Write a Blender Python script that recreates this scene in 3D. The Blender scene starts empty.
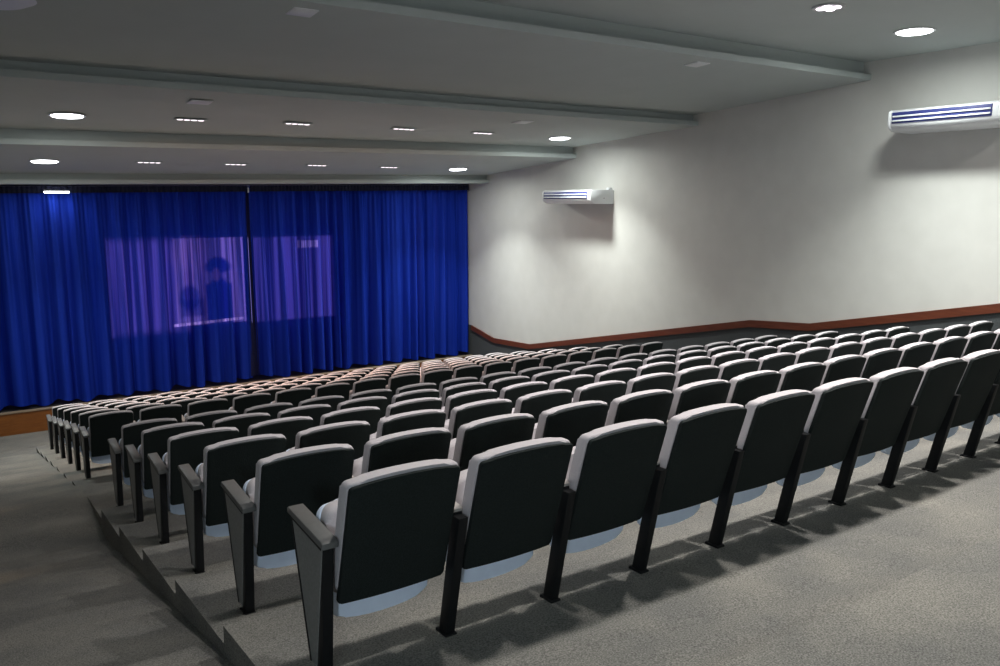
import bpy, bmesh, math, random
from mathutils import Vector
random.seed(7)
scene = bpy.context.scene
COL = scene.collection
ZO = 4.65                      # height of the camera above the floor in front of the stage

# ------------------------------------------------------------------ materials
def material(name, color, rough=0.6, metal=0.0, noise=0.0, scale=40.0, bump=0.0, spec=0.5, color2=None, stretch=None, sheen=0.0):
    m = bpy.data.materials.new(name); m.use_nodes = True
    nt = m.node_tree; b = nt.nodes['Principled BSDF']
    b.inputs['Base Color'].default_value = (*color, 1)
    b.inputs['Roughness'].default_value = rough
    b.inputs['Metallic'].default_value = metal
    b.inputs['Specular IOR Level'].default_value = spec
    if sheen: b.inputs['Sheen Weight'].default_value = sheen
    if noise or bump or color2:
        tc = nt.nodes.new('ShaderNodeTexCoord'); mp = nt.nodes.new('ShaderNodeMapping')
        if stretch: mp.inputs['Scale'].default_value = stretch
        nz = nt.nodes.new('ShaderNodeTexNoise'); nz.inputs['Scale'].default_value = scale; nz.inputs['Detail'].default_value = 5
        nt.links.new(tc.outputs['Object'], mp.inputs['Vector']); nt.links.new(mp.outputs['Vector'], nz.inputs['Vector'])
        c2 = color2 or tuple(min(1, c * (1 + noise)) for c in color)
        c1 = color if color2 else tuple(c * (1 - noise) for c in color)
        rp = nt.nodes.new('ShaderNodeValToRGB')
        rp.color_ramp.elements[0].position = 0.3; rp.color_ramp.elements[1].position = 0.7
        rp.color_ramp.elements[0].color = (*c1, 1); rp.color_ramp.elements[1].color = (*c2, 1)
        nt.links.new(nz.outputs['Fac'], rp.inputs['Fac']); nt.links.new(rp.outputs['Color'], b.inputs['Base Color'])
        if bump:
            bp = nt.nodes.new('ShaderNodeBump'); bp.inputs['Strength'].default_value = bump; bp.inputs['Distance'].default_value = 0.01
            nt.links.new(nz.outputs['Fac'], bp.inputs['Height']); nt.links.new(bp.outputs['Normal'], b.inputs['Normal'])
    return m

def emitter(name, color, strength):
    m = bpy.data.materials.new(name); m.use_nodes = True
    nt = m.node_tree; nt.nodes.clear()
    e = nt.nodes.new('ShaderNodeEmission'); o = nt.nodes.new('ShaderNodeOutputMaterial')
    e.inputs['Color'].default_value = (*color, 1); e.inputs['Strength'].default_value = strength
    nt.links.new(e.outputs[0], o.inputs['Surface'])
    return m

M = {}
M['wall'] = material('wall_paint', (.60, .60, .57), .75, noise=.03, scale=3, bump=.02)
M['ceiling'] = material('ceiling_paint', (.43, .475, .465), .8, noise=.02, scale=2)
M['dark_wall'] = material('wall_carpet', (.055, .062, .066), .9, noise=.25, scale=60, bump=.1)
M['black_paint'] = material('black_paint', (.012, .012, .014), .85, noise=.1, scale=5)
def carpet():
    m = material('grey_carpet', (.174, .178, .169), .95, noise=.5, scale=140, bump=.45, spec=.1)
    nt = m.node_tree; b = nt.nodes['Principled BSDF']
    rp = [n for n in nt.nodes if n.type == 'VALTORGB'][0]
    tc = [n for n in nt.nodes if n.type == 'TEX_COORD'][0]
    nz = nt.nodes.new('ShaderNodeTexNoise'); nz.inputs['Scale'].default_value = 2.2; nz.inputs['Detail'].default_value = 6
    r2 = nt.nodes.new('ShaderNodeValToRGB')
    r2.color_ramp.elements[0].position = .35; r2.color_ramp.elements[1].position = .7
    r2.color_ramp.elements[0].color = (.82, .82, .82, 1); r2.color_ramp.elements[1].color = (1.15, 1.12, 1.06, 1)
    mx = nt.nodes.new('ShaderNodeMix'); mx.data_type = 'RGBA'; mx.blend_type = 'MULTIPLY'; mx.inputs['Factor'].default_value = 1
    nt.links.new(tc.outputs['Object'], nz.inputs['Vector']); nt.links.new(nz.outputs['Fac'], r2.inputs['Fac'])
    nt.links.new(rp.outputs['Color'], mx.inputs['A']); nt.links.new(r2.outputs['Color'], mx.inputs['B'])
    nt.links.new(mx.outputs['Result'], b.inputs['Base Color'])
    return m
M['carpet'] = carpet()
M['wood'] = material('stage_wood', (.16, .050, .007), .45, color2=(.22, .078, .013), scale=6, stretch=(.6, 3, 6), bump=.05)
M['rail_wood'] = material('rail_wood', (.10, .023, .010), .45, color2=(.14, .037, .016), scale=8, stretch=(4, .6, 5), bump=.03)
M['stage_edge'] = material('stage_edge_wood', (.27, .215, .15), .5, noise=.1, scale=10)
M['shell'] = material('black_fabric', (.0085, .0135, .013), .85, noise=.35, scale=160, bump=.25, spec=.25)
M['cushion'] = material('pale_grey_fabric', (.47, .45, .47), .9, noise=.06, scale=200, bump=.12, spec=.2, sheen=.15)
M['seat_plastic'] = material('cool_lit_plastic', (.70, .81, .98), .5, noise=.03, scale=20)  # pale shell; the blue of cool light is put into its colour
M['panel'] = material('grey_laminate', (.18, .185, .18), .55, noise=.15, scale=90, bump=.03)
M['arm'] = material('grey_arm_plastic', (.10, .104, .102), .5, noise=.06, scale=50)
M['arm_light'] = material('lit_arm_top', (.34, .32, .30), .6, noise=.06, scale=50)  # armrest top coloured paler for the light falling on it
M['black'] = material('black_metal', (.008, .009, .010), .55, noise=.1, scale=30, spec=.2)
M['white'] = material('white_plastic', (.74, .76, .78), .35, noise=.01, scale=5)
M['off_white'] = material('off_white_plastic', (.50, .52, .52), .4, noise=.02, scale=5)
M['louvre'] = material('navy_louvre', (.03, .04, .17), .4, noise=.05, scale=20)
M['grey_metal'] = material('grey_metal', (.3, .3, .3), .4, metal=.6, noise=.05, scale=20)
M['lit'] = emitter('lit_diffuser', (.95, .97, 1.0), 9)
M['spot_lit'] = emitter('spot_lens', (1.0, .86, 1.0), 4.0)
M['step_lit'] = emitter('step_lens', (1, .7, .4), 2.0)
M['spot_dim'] = emitter('spot_lens_dim', (1.0, .88, .95), 1.3)

def curtain_material():
    m = bpy.data.materials.new('sheer_blue_cloth'); m.use_nodes = True
    nt = m.node_tree; nt.nodes.clear(); N = nt.nodes.new; L = nt.links.new
    out = N('ShaderNodeOutputMaterial')
    tc = N('ShaderNodeTexCoord'); mp = N('ShaderNodeMapping'); mp.inputs['Scale'].default_value = (6.2, 6.2, .09)
    nz = N('ShaderNodeTexNoise'); nz.inputs['Scale'].default_value = 1.0; nz.inputs['Detail'].default_value = 3
    L(tc.outputs['Object'], mp.inputs['Vector']); L(mp.outputs['Vector'], nz.inputs['Vector'])
    rp = N('ShaderNodeValToRGB')
    rp.color_ramp.elements[0].position = .38; rp.color_ramp.elements[1].position = .62
    rp.color_ramp.elements[0].color = (.008, .028, .32, 1); rp.color_ramp.elements[1].color = (.022, .066, .60, 1)
    L(nz.outputs['Fac'], rp.inputs['Fac'])
    d = N('ShaderNodeBsdfDiffuse'); t = N('ShaderNodeBsdfTranslucent'); tr = N('ShaderNodeBsdfTransparent')
    L(rp.outputs['Color'], d.inputs['Color']); L(rp.outputs['Color'], t.inputs['Color'])
    tr.inputs['Color'].default_value = (.62, .50, 1, 1)
    a = N('ShaderNodeMixShader'); a.inputs['Fac'].default_value = .25
    L(d.outputs[0], a.inputs[1]); L(t.outputs[0], a.inputs[2])
    mr = N('ShaderNodeMapRange'); mr.inputs['From Min'].default_value = .43; mr.inputs['From Max'].default_value = .60
    mr.inputs['To Min'].default_value = .03; mr.inputs['To Max'].default_value = .24
    L(nz.outputs['Fac'], mr.inputs['Value'])
    b = N('ShaderNodeMixShader'); L(mr.outputs['Result'], b.inputs['Fac'])
    L(a.outputs[0], b.inputs[1]); L(tr.outputs[0], b.inputs[2]); L(b.outputs[0], out.inputs['Surface'])
    return m
M['curtain'] = curtain_material()
M['gap_shade'] = material('gap_shade_navy', (.006, .012, .07), .9, noise=.2, scale=30)

# ------------------------------------------------------------------ helpers
def link(o, parent=None):
    COL.objects.link(o)
    if parent is not None: o.parent = parent
    return o
def mesh_from(name, verts, faces, mats, smooth=False, mat_idx=None):
    me = bpy.data.meshes.new(name); me.from_pydata(verts, [], faces); me.update()
    for mt in (mats if isinstance(mats, (list, tuple)) else [mats]): me.materials.append(mt)
    if mat_idx:
        for p, i in zip(me.polygons, mat_idx): p.material_index = i
    if smooth:
        for p in me.polygons: p.use_smooth = True
    return me
def bm_mesh(name, bm, mat, smooth=False, angle=None):
    bmesh.ops.recalc_face_normals(bm, faces=bm.faces)
    me = bpy.data.meshes.new(name); bm.to_mesh(me); bm.free()
    for mt in (mat if isinstance(mat, (list, tuple)) else [mat]): me.materials.append(mt)
    if smooth or angle:
        for p in me.polygons: p.use_smooth = True
        if angle: me.set_sharp_from_angle(angle=math.radians(angle))
    return me
def obj(name, me, parent=None, loc=None, **props):
    o = bpy.data.objects.new(name, me); link(o, parent)
    if loc is not None: o.location = loc
    for k, v in props.items(): o[k] = v
    return o
def empty(name, loc, label, cat, group=None, rz=0):
    o = bpy.data.objects.new(name, None); link(o); o.location = loc; o.rotation_euler = (0, 0, rz)
    o.empty_display_size = .1
    o['label'] = label; o['category'] = cat
    if group: o['group'] = group
    return o
def add_box(bm, x0, x1, y0, y1, z0, z1, bevel=0.0, seg=2, mi=0):
    vs = [bm.verts.new((x, y, z)) for x in (x0, x1) for y in (y0, y1) for z in (z0, z1)]
    fs = [(0, 1, 3, 2), (4, 6, 7, 5), (0, 4, 5, 1), (2, 3, 7, 6), (0, 2, 6, 4), (1, 5, 7, 3)]
    faces = [bm.faces.new([vs[i] for i in f]) for f in fs]
    for f in faces: f.material_index = mi
    if bevel:
        es = list({e for f in faces for e in f.edges})
        bmesh.ops.bevel(bm, geom=es, offset=bevel, segments=seg, affect='EDGES', profile=.5)
def box_mesh(name, x0, x1, y0, y1, z0, z1, mat, bevel=0.0, seg=2):
    bm = bmesh.new(); add_box(bm, x0, x1, y0, y1, z0, z1, bevel, seg)
    return bm_mesh(name, bm, mat, angle=35 if bevel else None)
def prism(bm, poly, axis, a, b, bevel=0.0, seg=2):
    """extrude a 2-D polygon: axis 'x' takes (y,z), 'y' takes (x,z)"""
    def P(p, t): return (t, p[0], p[1]) if axis == 'x' else (p[0], t, p[1])
    A = [bm.verts.new(P(p, a)) for p in poly]; B = [bm.verts.new(P(p, b)) for p in poly]
    fs = [bm.faces.new(A), bm.faces.new(B[::-1])]
    n = len(poly)
    for i in range(n): fs.append(bm.faces.new([A[i], A[(i + 1) % n], B[(i + 1) % n], B[i]]))
    if bevel:
        caps = list({e for f in fs[:2] for e in f.edges})
        bmesh.ops.bevel(bm, geom=caps, offset=bevel, segments=seg, affect='EDGES', profile=.5)
def extrude_profile(name, poly, x0, x1, mat):
    bm = bmesh.new(); prism(bm, poly, 'x', x0, x1)
    return bm_mesh(name, bm, mat)
def disc(bm, r0, r1, z0, z1, n=28, mi=0, cap0=True, cap1=True, cx=0, cy=0):
    A = [bm.verts.new((cx + r0 * math.cos(2 * math.pi * i / n), cy + r0 * math.sin(2 * math.pi * i / n), z0)) for i in range(n)]
    B = [bm.verts.new((cx + r1 * math.cos(2 * math.pi * i / n), cy + r1 * math.sin(2 * math.pi * i / n), z1)) for i in range(n)]
    fs = [bm.faces.new([A[i], A[(i + 1) % n], B[(i + 1) % n], B[i]]) for i in range(n)]
    if cap0: fs.append(bm.faces.new(A[::-1]))
    if cap1: fs.append(bm.faces.new(B))
    for f in fs: f.material_index = mi

# ------------------------------------------------------------------ the room
XL, XR = -1.2, 11.55           # side walls
YB, YS, YC, YE = -2.6, 18.4, 18.62, 21.8   # back wall, stage front, curtain, stage back wall
XP, XQ = .84, 10.55            # seating platform, left and right edge
ZST = .47                      # stage floor height

# carpet: the two sloping side aisles, the landing at the back and the flat floor before the stage
ramp = [(YB, -1.72), (1.83, -1.72), (2.0, -1.72), (7.3, -2.885), (8.59, -2.90), (16.15, -4.45), (17.3, -4.65), (YE, -4.65)]
def rz(y):
    for (a, za), (b, zb) in zip(ramp, ramp[1:]):
        if a <= y <= b: return za + (zb - za) * (y - a) / (b - a)
poly = [(y, z + ZO) for y, z in ramp] + [(YE, -.4), (YB, -.4)]
bm = bmesh.new()
prism(bm, poly, 'x', XL, XP); prism(bm, poly, 'x', XQ, XR)
flat = [(16.115, ZO - 4.45), (16.15, ZO - 4.45), (17.3, 0), (YE, 0), (YE, -.4), (16.115, -.4)]
prism(bm, flat, 'x', XP, XQ)
back = [(YB, ZO - 1.72), (1.83, ZO - 1.72), (1.83, -.4), (YB, -.4)]
prism(bm, back, 'x', XP, XQ)
obj('floor', bm_mesh('floor', bm, M['carpet']), kind='structure')

fall = lambda x: -.0045 * max(0, x - 1.04)     # platform lowered towards the side wall so seats meet their image heights
tiers = []
prev = 1.83
for j in range(6):
    n = 3.49 + 1.02 * j; zn = -1.897 - .2 * j
    zb = -1.79 if j == 0 else zn + .11
    top = [(prev, zb), (2.775, -1.82), (n, zn)] if j == 0 else [(prev, zb), (n, zn)]
    tiers.append(top); prev = n
tiers.append([(8.59, -2.985), (9.995, -3.157)])
prev = 9.995
for j in range(6):
    n = 11.015 + 1.02 * j; zn = -3.357 - .2 * j
    tiers.append([(prev, zn + .11), (n, zn)]); prev = n
for top in tiers:
    poly = [(y, z + ZO) for y, z in top] + [(top[-1][0], -.4), (top[0][0], -.4)]
    me = extrude_profile('floor_section', poly, XP, XQ, M['carpet'])
    for v in me.vertices:
        if v.co.z > 0: v.co.z += fall(v.co.x)
    obj('floor_section', me, kind='structure')

# ceiling: five planes, each dropping behind a lip
cp = [(YB, 2.30), (3.88, 2.30), (3.88, 2.13), (3.75, 2.13), (3.75, 2.06), (7.33, 2.06), (7.33, 1.87), (7.2, 1.87), (7.2, 1.79), (10.7, 1.575), (10.7, 1.455), (10.57, 1.455), (10.57, 1.375),
      (14.22, 1.185), (14.22, 1.03), (14.09, 1.03), (14.09, .95), (17.74, .66), (17.74, .54), (17.61, .54), (17.61, .46), (YE, .46)]
tl = [(-9, 0), (3, 0), (7.2, .05), (10.6, .035), (14.1, .14), (17.6, .17), (99, .17)]
def tilt(x, y):               # ceiling lowered on the aisle side to offset lens distortion, no real slope
    for (a, ta), (b, tb) in zip(tl, tl[1:]):
        if a <= y <= b: return -(ta + (tb - ta) * (y - a) / (b - a)) * (XR - x) / (XR - XL)
def ceil_z(y, x=XR):
    for (a, za), (b, zb) in zip(cp, cp[1:]):
        if a < b and a <= y <= b: return za + (zb - za) * (y - a) / (b - a) + ZO + tilt(x, y)
poly = [(y, z + ZO) for y, z in cp] + [(YE, 2.5 + ZO), (YB, 2.5 + ZO)]
bm = bmesh.new(); prism(bm, poly, 'x', XL, XR)
for v in bm.verts:
    if v.co.z < ZO + 2.4: v.co.z += tilt(v.co.x, v.co.y)
obj('ceiling', bm_mesh('ceiling', bm, M['ceiling']), kind='structure')

# side wall with its wood rail over a dark wainscot
rail = [(YB, -1.35 + .221 * (5.09 - YB)), (7.97, -1.99), (9.17, -2.08), (15.8, -3.50), (17.4, -3.57), (18.5, -3.37), (YE, -3.37)]
def wall_side(name, xa, xb):
    poly = [(y, z + ZO) for y, z in rail] + [(YE, 2.5 + ZO), (YB, 2.5 + ZO)]
    obj(name, extrude_profile(name, poly, xa, xb, M['wall']), kind='structure')
wall_side('wall_right', XR, XR + .2); wall_side('wall_left', XL - .2, XL)
def wainscot(name, xa, xb):
    poly = [(y, z + ZO) for y, z in rail] + [(YE, -.4), (YB, -.4)]
    obj(name, extrude_profile(name, poly, xa, xb, M['dark_wall']), kind='structure')
wainscot('wall_right_wainscot', XR, XR + .2); wainscot('wall_left_wainscot', XL - .2, XL)
r2 = rail[:5] + [(18.5, -3.37)]
def wood_rail(name, xa, xb):
    poly = [(y, z + ZO) for y, z in r2] + [(y, z + ZO - .125) for y, z in r2[::-1]]
    obj(name, extrude_profile(name, poly, xa, xb, M['rail_wood']), kind='structure')
wood_rail('trim_1', XR - .035, XR); wood_rail('trim_2', XL, XL + .035)
obj('wall_back', box_mesh('wall_back', XL, XR, YB - .2, YB, -.4, ZO + 2.5, M['wall']), kind='structure')
obj('wall_stage', box_mesh('wall_stage', XL, XR, YE, YE + .2, -.4, ZO + 2.5, M['black_paint']), kind='structure')
# dark returns beside the curtain and the stage box
t = empty('stage', (0, YS, 0), 'low wooden stage with varnished brown front under the blue curtain', 'stage')
def rel(m): return m
bm = bmesh.new()
w = (XR - XL - .08) / 10
for i in range(10): add_box(bm, XL + .04 + i * w + .004, XL + .04 + (i + 1) * w - .004, 0, .05, 0, ZST - .03, .004, 1)
obj('front_board', bm_mesh('front_board', bm, M['wood']), t)
bm = bmesh.new(); add_box(bm, XL + .04, XR - .04, .06, YE - YS - .02, 0, ZST - .03)
obj('stage_floor', bm_mesh('stage_floor', bm, M['black_paint']), t)
obj('stage_edge', box_mesh('stage_edge', XL + .04, XR - .04, -.02, .09, ZST - .03, ZST, M['stage_edge'], .005), t)

# ------------------------------------------------------------------ curtains
def curtain(name, x0, x1, label, seed, gap_shade):
    rnd = random.Random(seed)
    n = int((x1 - x0) / .016)
    z0, z1 = ZST + .05, ZO + .415
    top = lambda x: tilt(x, YC)
    xs = [x0 + (x1 - x0) * i / n for i in range(n + 1)]
    ph = [0]; amp = []
    f = 2 * math.pi / .26
    for i in range(n):
        if i % 20 == 0: f = 2 * math.pi / rnd.uniform(.18, .52); a = rnd.uniform(.5, 1.25)
        ph.append(ph[-1] + f * (xs[1] - xs[0])); amp.append(a)
    amp.append(amp[-1])
    for _ in range(3): amp = [(amp[max(0, i - 4)] + amp[i] + amp[min(n, i + 4)]) / 3 for i in range(n + 1)]
    rows = 15; V = []; F = []
    for r in range(rows):
        t = r / (rows - 1);         k = .13 * (1 - t) ** .45 + .035
        for i, x in enumerate(xs):
            z = z0 + (z1 + top(x) - z0) * t
            y = YC + amp[i] * k * math.sin(ph[i] + .5 * math.sin(1.7 * t + i * .01)) + .016 * t * math.sin(2 * math.pi * x / .085) \
                + .03 * (1 - t) * math.sin(ph[i] * .37 + 1.3)
            zz = z + (0.035 * (math.sin(ph[i] * .5) ) * (1 - t) ** 8 if r == 0 else 0)
            V.append((x + .02 * (1 - t) * math.cos(ph[i]), y, zz))
    for r in range(rows - 1):
        for i in range(n):
            a = r * (n + 1) + i; F.append((a, a + 1, a + n + 2, a + n + 1))
    e = empty(name, (0, 0, 0), label, 'curtain', 'blue stage curtains')
    obj('cloth', mesh_from('cloth', V, F, M['curtain'], True), e)
    # gathered heading along the top, near black to stand for the lip's shade
    V = []; F = []
    for r, z in enumerate((z1 - .12, z1 + .015)):
        for i, x in enumerate(xs): V.append((x, YC - .075 + .012 * math.sin(2 * math.pi * x / .085), z + top(x)))
    for i in range(n): F.append((i, i + 1, i + n + 2, i + n + 1))
    h = obj('shaded_heading', mesh_from('shaded_heading', V, F, material(name + '_heading_shade', (.006, .008, .03), .9, noise=.2, scale=30), True), e)
    hx = (x1 - .08, x1 + .030) if gap_shade > 0 else (x0 - .030, x0 + .08)
    bm = bmesh.new(); add_box(bm, hx[0], hx[1], YC + .15, YC + .158, z0 + .02, z1 + top(x0))
    obj('gap_shade', bm_mesh('gap_shade', bm, M['gap_shade']), e)  # dark strip put behind the seam so the gap reads as shade
    return e
curtain('stage_curtain', XL + .05, 5.565, 'long blue pleated stage curtain covering the stage on the aisle side', 3, 1)
cr = curtain('stage_curtain', 5.635, XR - .045, 'long blue pleated stage curtain reaching the pale side wall', 11, -1)
bm = bmesh.new(); add_box(bm, 5.58, 5.615, YC - .08, YC - .05, ZO + .19, ZO + .31, .008)
obj('curtain_pull', bm_mesh('curtain_pull', bm, M['white'], angle=35), cr)
me = box_mesh('curtain_track', XL + .02, XR - .02, YC - .03, YC + .03, ZO + .436, ZO + .459, M['black'], .003)
for v in me.vertices: v.co.z += tilt(v.co.x, YC)
obj('curtain_track', me, label='thin black curtain track fixed to the ceiling above the blue curtains', category='curtain track')

# ------------------------------------------------------------------ projection screen behind the curtain
YV = 19.3
sc = empty('projection_screen', (0, YV, 0), 'lit projection screen glowing violet through the blue curtain', 'screen')
def picture_material():
    m = bpy.data.materials.new('screen_picture'); m.use_nodes = True
    nt = m.node_tree; nt.nodes.clear(); N = nt.nodes.new; L = nt.links.new
    tc = N('ShaderNodeTexCoord'); sp = N('ShaderNodeSeparateXYZ'); L(tc.outputs['Object'], sp.inputs[0])
    def math_(op, a, b=None):
        n = N('ShaderNodeMath'); n.operation = op
        for i, v in enumerate((a, b)):
            if v is None: continue
            if isinstance(v, (int, float)): n.inputs[i].default_value = v
            else: L(v, n.inputs[i])
        return n.outputs[0]
    def dist(cx, cz, rx, rz_, box):
        dx = math_('ABSOLUTE', math_('DIVIDE', math_('SUBTRACT', sp.outputs['X'], cx), rx))
        dz = math_('ABSOLUTE', math_('DIVIDE', math_('SUBTRACT', sp.outputs['Z'], cz + ZO), rz_))
        if box: return math_('MAXIMUM', dx, dz)
        return math_('SQRT', math_('ADD', math_('MULTIPLY', dx, dx), math_('MULTIPLY', dz, dz)))
    cur = None
    def layer(color, cx, cz, rx, rz_, box=False, soft=.12, amount=1.0):
        nonlocal cur
        mr = N('ShaderNodeMapRange'); mr.interpolation_type = 'SMOOTHSTEP'
        mr.inputs['From Min'].default_value = 1 - soft; mr.inputs['From Max'].default_value = 1 + soft
        mr.inputs['To Min'].default_value = amount; mr.inputs['To Max'].default_value = 0
        L(dist(cx, cz, rx, rz_, box), mr.inputs['Value'])
        mx = N('ShaderNodeMix'); mx.data_type = 'RGBA'; L(mr.outputs['Result'], mx.inputs['Factor'])
        if cur is None: mx.inputs['A'].default_value = (.004, .004, .02, 1)
        else: L(cur, mx.inputs['A'])
        mx.inputs['B'].default_value = (*color, 1); cur = mx.outputs['Result']
    layer((.20, .16, .52), 3.50, -1.90, .82, 1.04, True, .12)           # three panels of the picture
    layer((.16, .14, .48), 6.75, -1.88, 1.12, 1.02, True, .04)
    layer((.52, .40, .90), 4.85, -1.85, .80, 1.01, True, .02)
    layer((.82, .52, .95), 4.50, -1.25, .45, .38, False, .5, .5)
    dark = (.012, .02, .24)
    layer(dark, 4.35, -2.22, .23, .30, False, .3, .85)                   # seated figure
    layer(dark, 4.40, -2.45, .27, .20, True, .3, .7)
    layer((.55, .33, .70), 4.36, -1.74, .13, .16, False, .3, .6)
    layer(dark, 5.02, -2.40, .30, .48, True, .12)                        # standing figure
    layer(dark, 5.02, -2.00, .22, .22, False, .3)
    layer(dark, 5.16, -1.86, .13, .40, True, .3, .6)
    layer(dark, 5.02, -1.52, .30, .15, False, .3, .95)
    layer(dark, 5.02, -1.42, .22, .13, False, .3, .95)
    layer((.80, .46, .92), 4.97, -1.70, .09, .15, False, .4, .85)
    for i in range(12): layer((1.6, 1.3, 2.0), 4.02 + i * .135, -2.83 + i * .0045, .055, .032, True, .3)   # row of small lamps
    for x, w in ((7.00, .03), (7.13, .06), (7.24, .035), (7.34, .05), (7.45, .05)): layer((1.1, .95, 1.7), x, -1.05, w, .085, True, .25)
    e = N('ShaderNodeEmission'); L(cur, e.inputs['Color']); e.inputs['Strength'].default_value = 1.05
    o = N('ShaderNodeOutputMaterial'); L(e.outputs[0], o.inputs['Surface'])
    return m
def sheet(name, rects, ya, yb, mat, parent):
    bm = bmesh.new()
    for (xa, xb, za, zb) in rects: add_box(bm, xa, xb, ya, yb, za + ZO, zb + ZO)
    return obj(name, bm_mesh(name, bm, mat), parent)
sheet('screen_sheet', [(2.62, 7.95, -3.12, -.76)], 0, .02, picture_material(), sc)
sheet('screen_frame', [(2.54, 8.03, -3.20, -3.12), (2.54, 8.03, -.76, -.68), (2.54, 2.62, -3.12, -.76), (7.95, 8.03, -3.12, -.76)], -.02, .04, M['black'], sc)

# ------------------------------------------------------------------ seats
P = .55
def lean(zv): return -.30 * zv
def rounded(w, z0, z1, rt, rb, arch, sag=0.0, n=6):
    """front outline (x,z): arched top, rounded corners, bottom that sags by sag"""
    pts = []
    h = w / 2
    def corner(cx, cz, r, a0, a1):
        for i in range(n + 1):
            a = math.radians(a0 + (a1 - a0) * i / n); pts.append((cx + r * math.cos(a), cz + r * math.sin(a)))
    # bottom from left to right
    if sag:
        for i in range(13):
            u = -1 + 2 * i / 12; pts.append((h * .97 * math.sin(u * math.pi / 2), z0 - sag * (math.cos(u * math.pi / 2) ** .6)))
    else:
        corner(-h + rb, z0 + rb, rb, 180, 270); corner(h - rb, z0 + rb, rb, 270, 360)
    corner(h - rt, z1 - rt - arch, rt, 0, 75)
    for i in range(1, 8):
        u = 1 - 2 * i / 8; pts.append((u * (h - rt), z1 - arch * abs(u) ** 2.2))
    corner(-h + rt, z1 - rt - arch, rt, 105, 180)
    return pts
def slab(name, outline, y0, y1, mat, curve=0.0, bevel=.012, leanf=lean, mats=None):
    """a padded slab following the recline, its sides wrapped forward by curve"""
    bm = bmesh.new()
    A = [bm.verts.new((x, y0, zv)) for x, zv in outline]
    B = [bm.verts.new((x, y1, zv)) for x, zv in outline]
    n = len(outline)
    fa = bm.faces.new(A); fb = bm.faces.new(B[::-1])
    for i in range(n): bm.faces.new([A[i], A[(i + 1) % n], B[(i + 1) % n], B[i]])
    rim = list({e for f in (fa, fb) for e in f.edges})
    bmesh.ops.bevel(bm, geom=rim, offset=bevel, segments=3, affect='EDGES', profile=.55)
    # cut vertical loops so that the sheet can bend
    for k in range(-4, 5):
        g = bm.verts[:] + bm.edges[:] + bm.faces[:]
        bmesh.ops.bisect_plane(bm, geom=g, plane_co=(k * .05, 0, 0), plane_no=(1, 0, 0))
    for v in bm.verts: v.co.y += leanf(v.co.z) + curve * (v.co.x / .24) ** 2
    return bm_mesh(name, bm, mat, angle=40)
BY = .075
me_shell = slab('back_shell', rounded(.462, .294, .824, .018, .012, .018), BY - .055, BY - .030, M['shell'], .016, .006)
me_back = slab('back_cushion', rounded(.472, .34, .838, .026, .03, .020), BY - .036, BY + .028, M['cushion'], .018, .014)
seat_lean = lambda zv: -.05 + .16 * zv
me_pan = slab('seat_shell', rounded(.465, .236, .640, .05, .03, .015, sag=.078), .075, .110, M['seat_plastic'], .0, .008, seat_lean)
me_cush = slab('seat_cushion', rounded(.450, .318, .655, .06, .03, .015, sag=.035), .016, .092, M['cushion'], .0, .024, seat_lean)
def post_mesh(k):
    bm = bmesh.new()
    poly = [(-.032, .0), (.032, .0), (.032 - k * .56, .56), (-.032 - k * .56, .56)]
    prism(bm, poly, 'x', -.022, .022, .005, 2)
    return bm_mesh('leg', bm, M['black'], angle=35)
me_leg = post_mesh(.21); me_end_leg = post_mesh(.10)
def foot_mesh():
    bm = bmesh.new(); add_box(bm, -.030, .026, -.045, .045, -.012, .006, .002, 1)
    for y in (-.03, .03): disc(bm, .007, .006, .006, .012, 8, cy=y, cx=-.030)
    return bm_mesh('foot_plate', bm, M['black'])
me_foot = foot_mesh()
def arm_mesh(name, w, ya, yb, mat, z=.565):
    bm = bmesh.new()
    poly = [(ya, z - .012), (ya, z + .010), (ya + .012, z + .018), (yb - .012, z + .040), (yb, z + .032), (yb, z + .012)]
    prism(bm, poly, 'x', -w / 2, w / 2, .005, 2)
    return bm_mesh(name, bm, mat, angle=35)
me_arm = arm_mesh('armrest', .048, -.10, .16, M['black'], .560)
me_arm_top = arm_mesh('arm_top', .054, -.098, .165, M['arm_light'], .572)
me_cap = arm_mesh('armrest_cap', .066, -.105, .27, M['arm'])
def panel_mesh():
    bm = bmesh.new()
    poly = [(.02, .02), (.075, .02), (.240, .580), (-.085, .555)]
    prism(bm, poly, 'x', -.017, .017, .004, 1)
    return bm_mesh('end_panel', bm, M['panel'], angle=35)
me_panel = panel_mesh()
def edge_mesh():                  # dark trim that frames the side panel
    bm = bmesh.new()
    prism(bm, [(.075, .02), (.085, .02), (.250, .580), (.240, .580)], 'x', -.0195, .0195)
    prism(bm, [(-.075, .540), (-.075, .556), (.250, .578), (.250, .562)], 'x', -.0195, .0195)
    return bm_mesh('panel_trim', bm, M['black'])
me_edge = edge_mesh()

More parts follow.
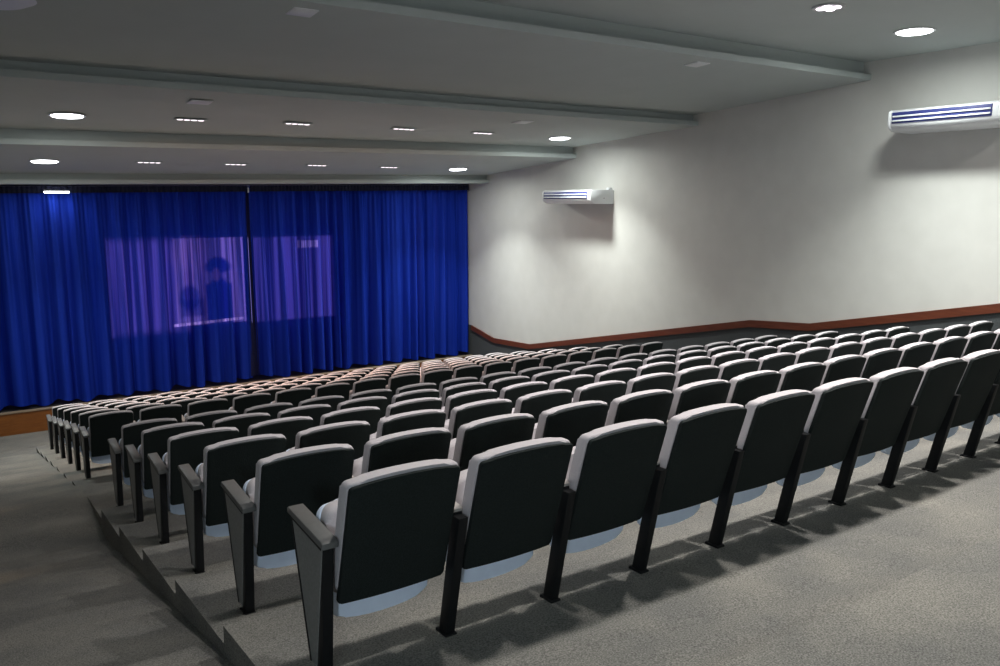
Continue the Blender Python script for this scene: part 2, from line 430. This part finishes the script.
ORD = ['first', 'second', 'third', 'fourth', 'fifth', 'sixth', 'seventh', 'eighth', 'ninth', 'tenth', 'eleventh', 'twelfth', 'thirteenth',
       'fourteenth', 'fifteenth', 'sixteenth', 'seventeenth']
X0, NS = 1.04, 17
rows = [(2.775 + 1.02 * j, -1.82 - .2 * j) for j in range(6)] + [(10.30 + 1.02 * j, -3.28 - .2 * j) for j in range(6)]
def leg_at(c, x, me=None):
    l = obj('leg', me or me_leg, c, (x, 0, 0)); obj('foot_plate', me_foot, l); return l
for j, (Y, Z) in enumerate(rows):
    where = f'{ORD[j]} row from the back' if j < 6 else f'{ORD[j - 6]} row beyond the cross aisle'
    grp = f'tip-up seats in the {where}'
    for k in range(NS):
        if k == 0: lab = f'tip-up seat with grey aisle end panel, {where}'
        elif k == NS - 1: lab = f'black-backed tip-up seat at the side wall end, {where}'
        else: lab = f'black-backed tip-up seat, {ORD[k]} from the aisle, {where}'
        u = P * (k + .5); bow = -.05 * math.sin(math.pi * u / 5.5) if u < 5.5 else 0  # straight row bent slightly to offset lens distortion
        c = empty('auditorium_seat', (X0 + u, Y + bow, Z + ZO - .108 * bow + fall(X0 + u)), lab, 'seat', grp)
        obj('back_shell', me_shell, c); obj('back_cushion', me_back, c)
        obj('seat_shell', me_pan, c); obj('seat_cushion', me_cush, c)
        if k == 0:
            leg_at(c, -P / 2, me_end_leg)
            e = obj('end_panel', me_panel, c, (-P / 2 - .008, 0, 0)); obj('panel_trim', me_edge, e)
            obj('armrest', me_cap, c, (-P / 2, 0, 0))
        leg_at(c, P / 2, me_end_leg if k == NS - 1 else None)
        if k == NS - 1:
            e = obj('end_panel', me_panel, c, (P / 2 + .008, 0, 0)); obj('panel_trim', me_edge, e)
            obj('armrest', me_cap, c, (P / 2, 0, 0))
        else:
            a = obj('armrest', me_arm, c, (P / 2, 0, 0)); obj('arm_top', me_arm_top, a)

# ------------------------------------------------------------------ air conditioners on the side wall
def air_conditioner(y0, y1, z0, label):
    a = empty('air_conditioner', (XR, y0, z0 + ZO), label, 'air conditioner', 'wall air conditioners')
    L = y1 - y0; D = .65; H = .29
    bm = bmesh.new()                                  # section (x,z) swept along the wall
    sec = [(0, .0), (0, H), (-D + .06, H), (-D + .015, H - .02), (-D, H - .06), (-D, .11), (-D + .025, .055), (-D + .08, .015), (-D + .15, 0)]
    prism(bm, sec, 'y', .03, L - .03, .012, 2)
    obj('casing', bm_mesh('casing', bm, M['white'], angle=30), a)
    for s, ya, yb in ((0, 0, .03), (1, L - .03, L)):
        bm = bmesh.new(); prism(bm, [(x * 1.004, H / 2 + (zz - H / 2) * 1.01) for x, zz in sec], 'y', ya, yb, .008, 2)
        obj('end_cap', bm_mesh('end_cap', bm, M['white'], angle=30), a)
    o = obj('air_outlet', box_mesh('air_outlet', -D - .008, -D + .03, 0.10, L - .06, .105, H - .035, M['louvre'], .006), a)
    for zz in (.128, .186):
        obj('louvre', box_mesh('louvre', -D - .022, -D - .004, .115, L - .075, zz, zz + .022, M['white'], .004), o)
    obj('display', box_mesh('display', -D * .45, -D * .40, -.004, .002, .11, .125, M['grey_metal']), a)
    obj('pipe_cover', box_mesh('pipe_cover', -.10, 0, .06, .14, H, H + .05, M['white'], .01), a)
    return a
air_conditioner(5.03, 6.50, .955, 'white wall air conditioner with navy louvres high above the rear rows')
air_conditioner(12.83, 14.48, -.055, 'white wall air conditioner with navy louvres closer to the stage curtain')

# ------------------------------------------------------------------ ceiling lights
def lamp(name, loc, power, size, color=(1, .98, .95), spread=math.pi):
    d = bpy.data.lights.new(name, 'AREA'); d.shape = 'DISK'; d.size = size; d.energy = power; d.color = color; d.spread = spread
    o = bpy.data.objects.new(name, d); link(o); o.location = loc
    return o
def fixture_meshes(r, n_lens, lit):
    bm = bmesh.new()
    disc(bm, r, r * .97, 0, -.015, 32, cap0=True, cap1=False); disc(bm, r * .97, r * .86, -.015, -.012, 32, cap0=False, cap1=True)
    rim = bm_mesh('rim', bm, M['off_white'], angle=30)
    bm = bmesh.new()
    if n_lens == 1: disc(bm, r * .86, r * .80, -.011, -.022, 32)
    else:
        for i in range(n_lens):
            a = 2 * math.pi * i / n_lens + .4
            rr = .30 if n_lens < 6 else .19; q = .47 if n_lens < 6 else .56
            disc(bm, r * rr, r * rr * .87, -.011, -.02, 14, cx=r * q * math.cos(a), cy=r * q * math.sin(a))
    return rim, bm_mesh('diffuser' if n_lens == 1 else 'lens', bm, lit)
big = fixture_meshes(.24, 1, M['lit']); spot = fixture_meshes(.17, 4, M['spot_lit']); 
def bar_meshes():
    bm = bmesh.new(); add_box(bm, -.23, .23, -.06, .06, -.012, 0, .005, 1); rim = bm_mesh('rim', bm, M['ceiling'], angle=30)
    bm = bmesh.new()
    for i in range(4): disc(bm, .046, .040, -.011, -.017, 14, cx=-.15 + .10 * i)
    return rim, bm_mesh('lens', bm, M['spot_dim'])
spotd = bar_meshes()
def slope_at(y): return math.atan2(ceil_z(y + .03) - ceil_z(y - .03), .06)
def downlight(x, y, kind, label, group, power, color=(1, .98, .95), spread=math.pi):
    rim, dif = {'big': big, 'spot': spot, 'dim': spotd}[kind]
    e = empty('ceiling_downlight', (x, y, ceil_z(y, x)), label, 'ceiling light', group)
    e.rotation_euler = (slope_at(y), 0, 0)
    obj('rim', rim, e); obj('diffuser' if kind == 'big' else 'lens', dif, e)
    if not power: return
    p = (x, y, ceil_z(y, x) - .045)
    if kind == 'big':         # a wide glow and the beam of its reflector
        lamp('downlight_lamp', p, power * .38, .34, color, 3.05); lamp('downlight_lamp', p, power * .62, .34, color, 1.75)
    else:
        lamp('downlight_lamp', p, power * .25, .2, color, 3.05); lamp('downlight_lamp', p, power * .6, .2, color, 1.45)
PB, PS = 64, 34
COOL = (.95, 1, .95); WARM = (1, .64, .49)
S0 = 'lights on the rearmost ceiling level'; S2 = 'lights on the middle ceiling level'; S3 = 'lights on the ceiling level before the curtain'
downlight(9.94, 5.67, 'big', 'bright round downlight above the air conditioner on the rear ceiling level', S0, PB * 1.3, COOL)
downlight(7.96, 5.51, 'spot', 'four-lens spotlight beside the bright downlight on the rear ceiling level', S0, 26, (1, .90, .95))
downlight(1.42, 12.83, 'big', 'bright round downlight at the aisle end of the middle ceiling level', S2, PB * .6, COOL)
for i, (x, y) in enumerate(((3.03, 12.7), (4.64, 12.61), (6.53, 12.63), (8.17, 12.68))):
    downlight(x, y, 'dim', f'dim four-lens bar light, {ORD[i]} from the aisle end on the middle ceiling level', S2, PS, WARM)
downlight(10.12, 12.88, 'big', 'bright round downlight above the air conditioner on the middle ceiling level', S2, PB * 1.3, COOL)
downlight(1.36, 15.93, 'big', 'bright round downlight at the aisle end of the ceiling level before the curtain', S3, PB * .8, COOL)
for i, (x, y) in enumerate(((3.02, 15.88), (4.61, 16.0), (6.26, 15.99), (7.98, 16.17))):
    downlight(x, y, 'dim', f'dim four-lens bar light, {ORD[i]} from aisle end on the ceiling level before the curtain', S3, PS * .6, WARM)
downlight(9.87, 16.4, 'big', 'bright round downlight by the side wall on the ceiling level before the curtain', S3, PB * 1.3, COOL)

# small square plates let into the ceiling, unlit
def plate(x, y, s, label):
    e = empty('ceiling_speaker', (x, y, ceil_z(y, x)), label, 'ceiling speaker', 'white ceiling plates')
    e.rotation_euler = (slope_at(y), 0, 0)
    obj('plate', box_mesh('plate', -s, s, -s, s, -.012, 0, M['white'], .004), e)
    obj('grille', box_mesh('grille', -s * .8, s * .8, -s * .8, s * .8, -.016, -.010, M['white'], .003), e)
plate(8.16, 7.53, .12, 'small pale square plate behind the first ceiling step, side wall half')
plate(2.85, 7.51, .12, 'small pale square plate behind the first ceiling step, aisle half')
plate(8.09, 11.3, .14, 'small pale square plate behind the second ceiling step, side wall half')
plate(2.83, 11.3, .14, 'small pale square plate behind the second ceiling step, aisle half')
# round white fixture in the top corner of the picture
e = empty('round_ceiling_fixture', (.36, 8.08, ceil_z(8.08, .36)), 'pale rounded unlit ceiling fixture above the side aisle', 'ceiling fixture')
bm = bmesh.new(); disc(bm, .16, .16, 0, -.03, 32); obj('collar', bm_mesh('collar', bm, M['off_white'], angle=30), e)
bm = bmesh.new(); disc(bm, .34, .38, -.03, -.05, 36, cap1=False); disc(bm, .38, .30, -.05, -.085, 36, cap0=False)
obj('cover', bm_mesh('cover', bm, M['white'], angle=30), e)

# batten lamp hung before the curtain
e = empty('batten_lamp', (1.72, 18.25, ZO + .18), 'short white lit batten lamp hung before the blue curtain', 'lamp')
obj('tube', box_mesh('tube', -.22, .22, -.03, .03, -.02, .012, M['lit'], .01), e)
obj('housing', box_mesh('housing', -.23, .23, -.035, .035, .012, .04, M['off_white'], .006), e)
for x in (-.18, .18): obj('hanger', box_mesh('hanger', x - .006, x + .006, -.006, .006, .04, .135, M['black']), e)
lamp('batten_light', (1.72, 18.22, ZO + .13), 2.5, .3, (.95, .97, 1))

# lamps of the rest of the rear ceiling level, above and behind the viewpoint
for x, y, p in ((2.1, 5.4, 10), (4.05, 5.4, 24), (6.0, 5.4, 32)):
    lamp('rear_lamp', (x, y, ZO + 2.0), p * .35, .2, (1, .90, .93), 1.35); lamp('rear_lamp', (x, y, ZO + 2.0), p * .28, .2, (1, .97, .95), 3.05)
for x, y, p in ((2.0, 2.8, 18), (3.9, 2.8, 46), (5.8, 2.8, 56), (7.7, 2.8, 58), (9.8, 2.85, 50)):
    lamp('rear_lamp', (x, y, ZO + 2.24), p, .2, (1, .93, .88), 2.4)
for x, y, p in ((3.9, -.6, 9), (6.8, -.6, 12)):
    lamp('rear_lamp', (x, y, ZO + 2.24), p, .3, (.97, 1, .97), 2.6)
# low step lights along the aisle wall
for y, p, c, sz in ((6.6, 1.3, (1, .62, .30), 24), (8.75, .9, (1, .62, .30), 24), (12.0, 3.2, (1, .9, .84), 44)):
    z0 = rz(y) + ZO + .60
    e = empty('step_light', (XL, y, z0), 'small warm step light low on the aisle wall', 'step light', 'aisle step lights')
    obj('frame', box_mesh('frame', 0, .015, -.10, .10, -.05, .05, M['grey_metal'], .004), e)
    obj('lens', box_mesh('lens', .015, .024, -.085, .085, -.038, .038, M['step_lit'], .003), e)
    d = bpy.data.lights.new('step_lamp', 'SPOT'); d.energy = p * 12; d.color = c; d.spot_size = math.radians(sz); d.spot_blend = 1; d.shadow_soft_size = .05
    o = bpy.data.objects.new('step_lamp', d); link(o); o.location = (XL + .05, y, z0); o.rotation_euler = (0, math.radians(-60), 0)
# added cool fill light, an unseen fitting on the aisle wall behind the viewpoint
e = empty('fill_light', (XL, -.9, ZO - .1), 'added cool white fill light on the aisle wall behind the rear row', 'fill light')
obj('backplate', box_mesh('backplate', 0, .02, -.16, .16, -.30, .30, M['off_white'], .005), e)
obj('diffuser', box_mesh('diffuser', .02, .07, -.13, .13, -.27, .27, M['lit'], .015), e)
d = lamp('fill_lamp', (XL + .10, -.9, ZO - .1), 46, .5, (.76, .90, 1)); d.rotation_euler = (0, math.radians(-90), math.radians(25))

# ------------------------------------------------------------------ world, camera, view
wd = bpy.data.worlds.new('World'); scene.world = wd; wd.use_nodes = True
wd.node_tree.nodes['Background'].inputs['Color'].default_value = (.02, .022, .024, 1)
wd.node_tree.nodes['Background'].inputs['Strength'].default_value = .0
cam = bpy.data.cameras.new('camera'); co = bpy.data.objects.new('camera', cam); link(co)
cam.sensor_width = 36; cam.lens = 36 * .8003; cam.clip_start = .05
co.location = (0, 0, ZO)
co.rotation_euler = (math.pi / 2 - .1632, 0, -.5934)
scene.camera = co
vs = scene.view_settings; vs.view_transform = 'Standard'; vs.look = 'None'; vs.gamma = 1; vs.use_curve_mapping = False
vs.exposure = 0.55
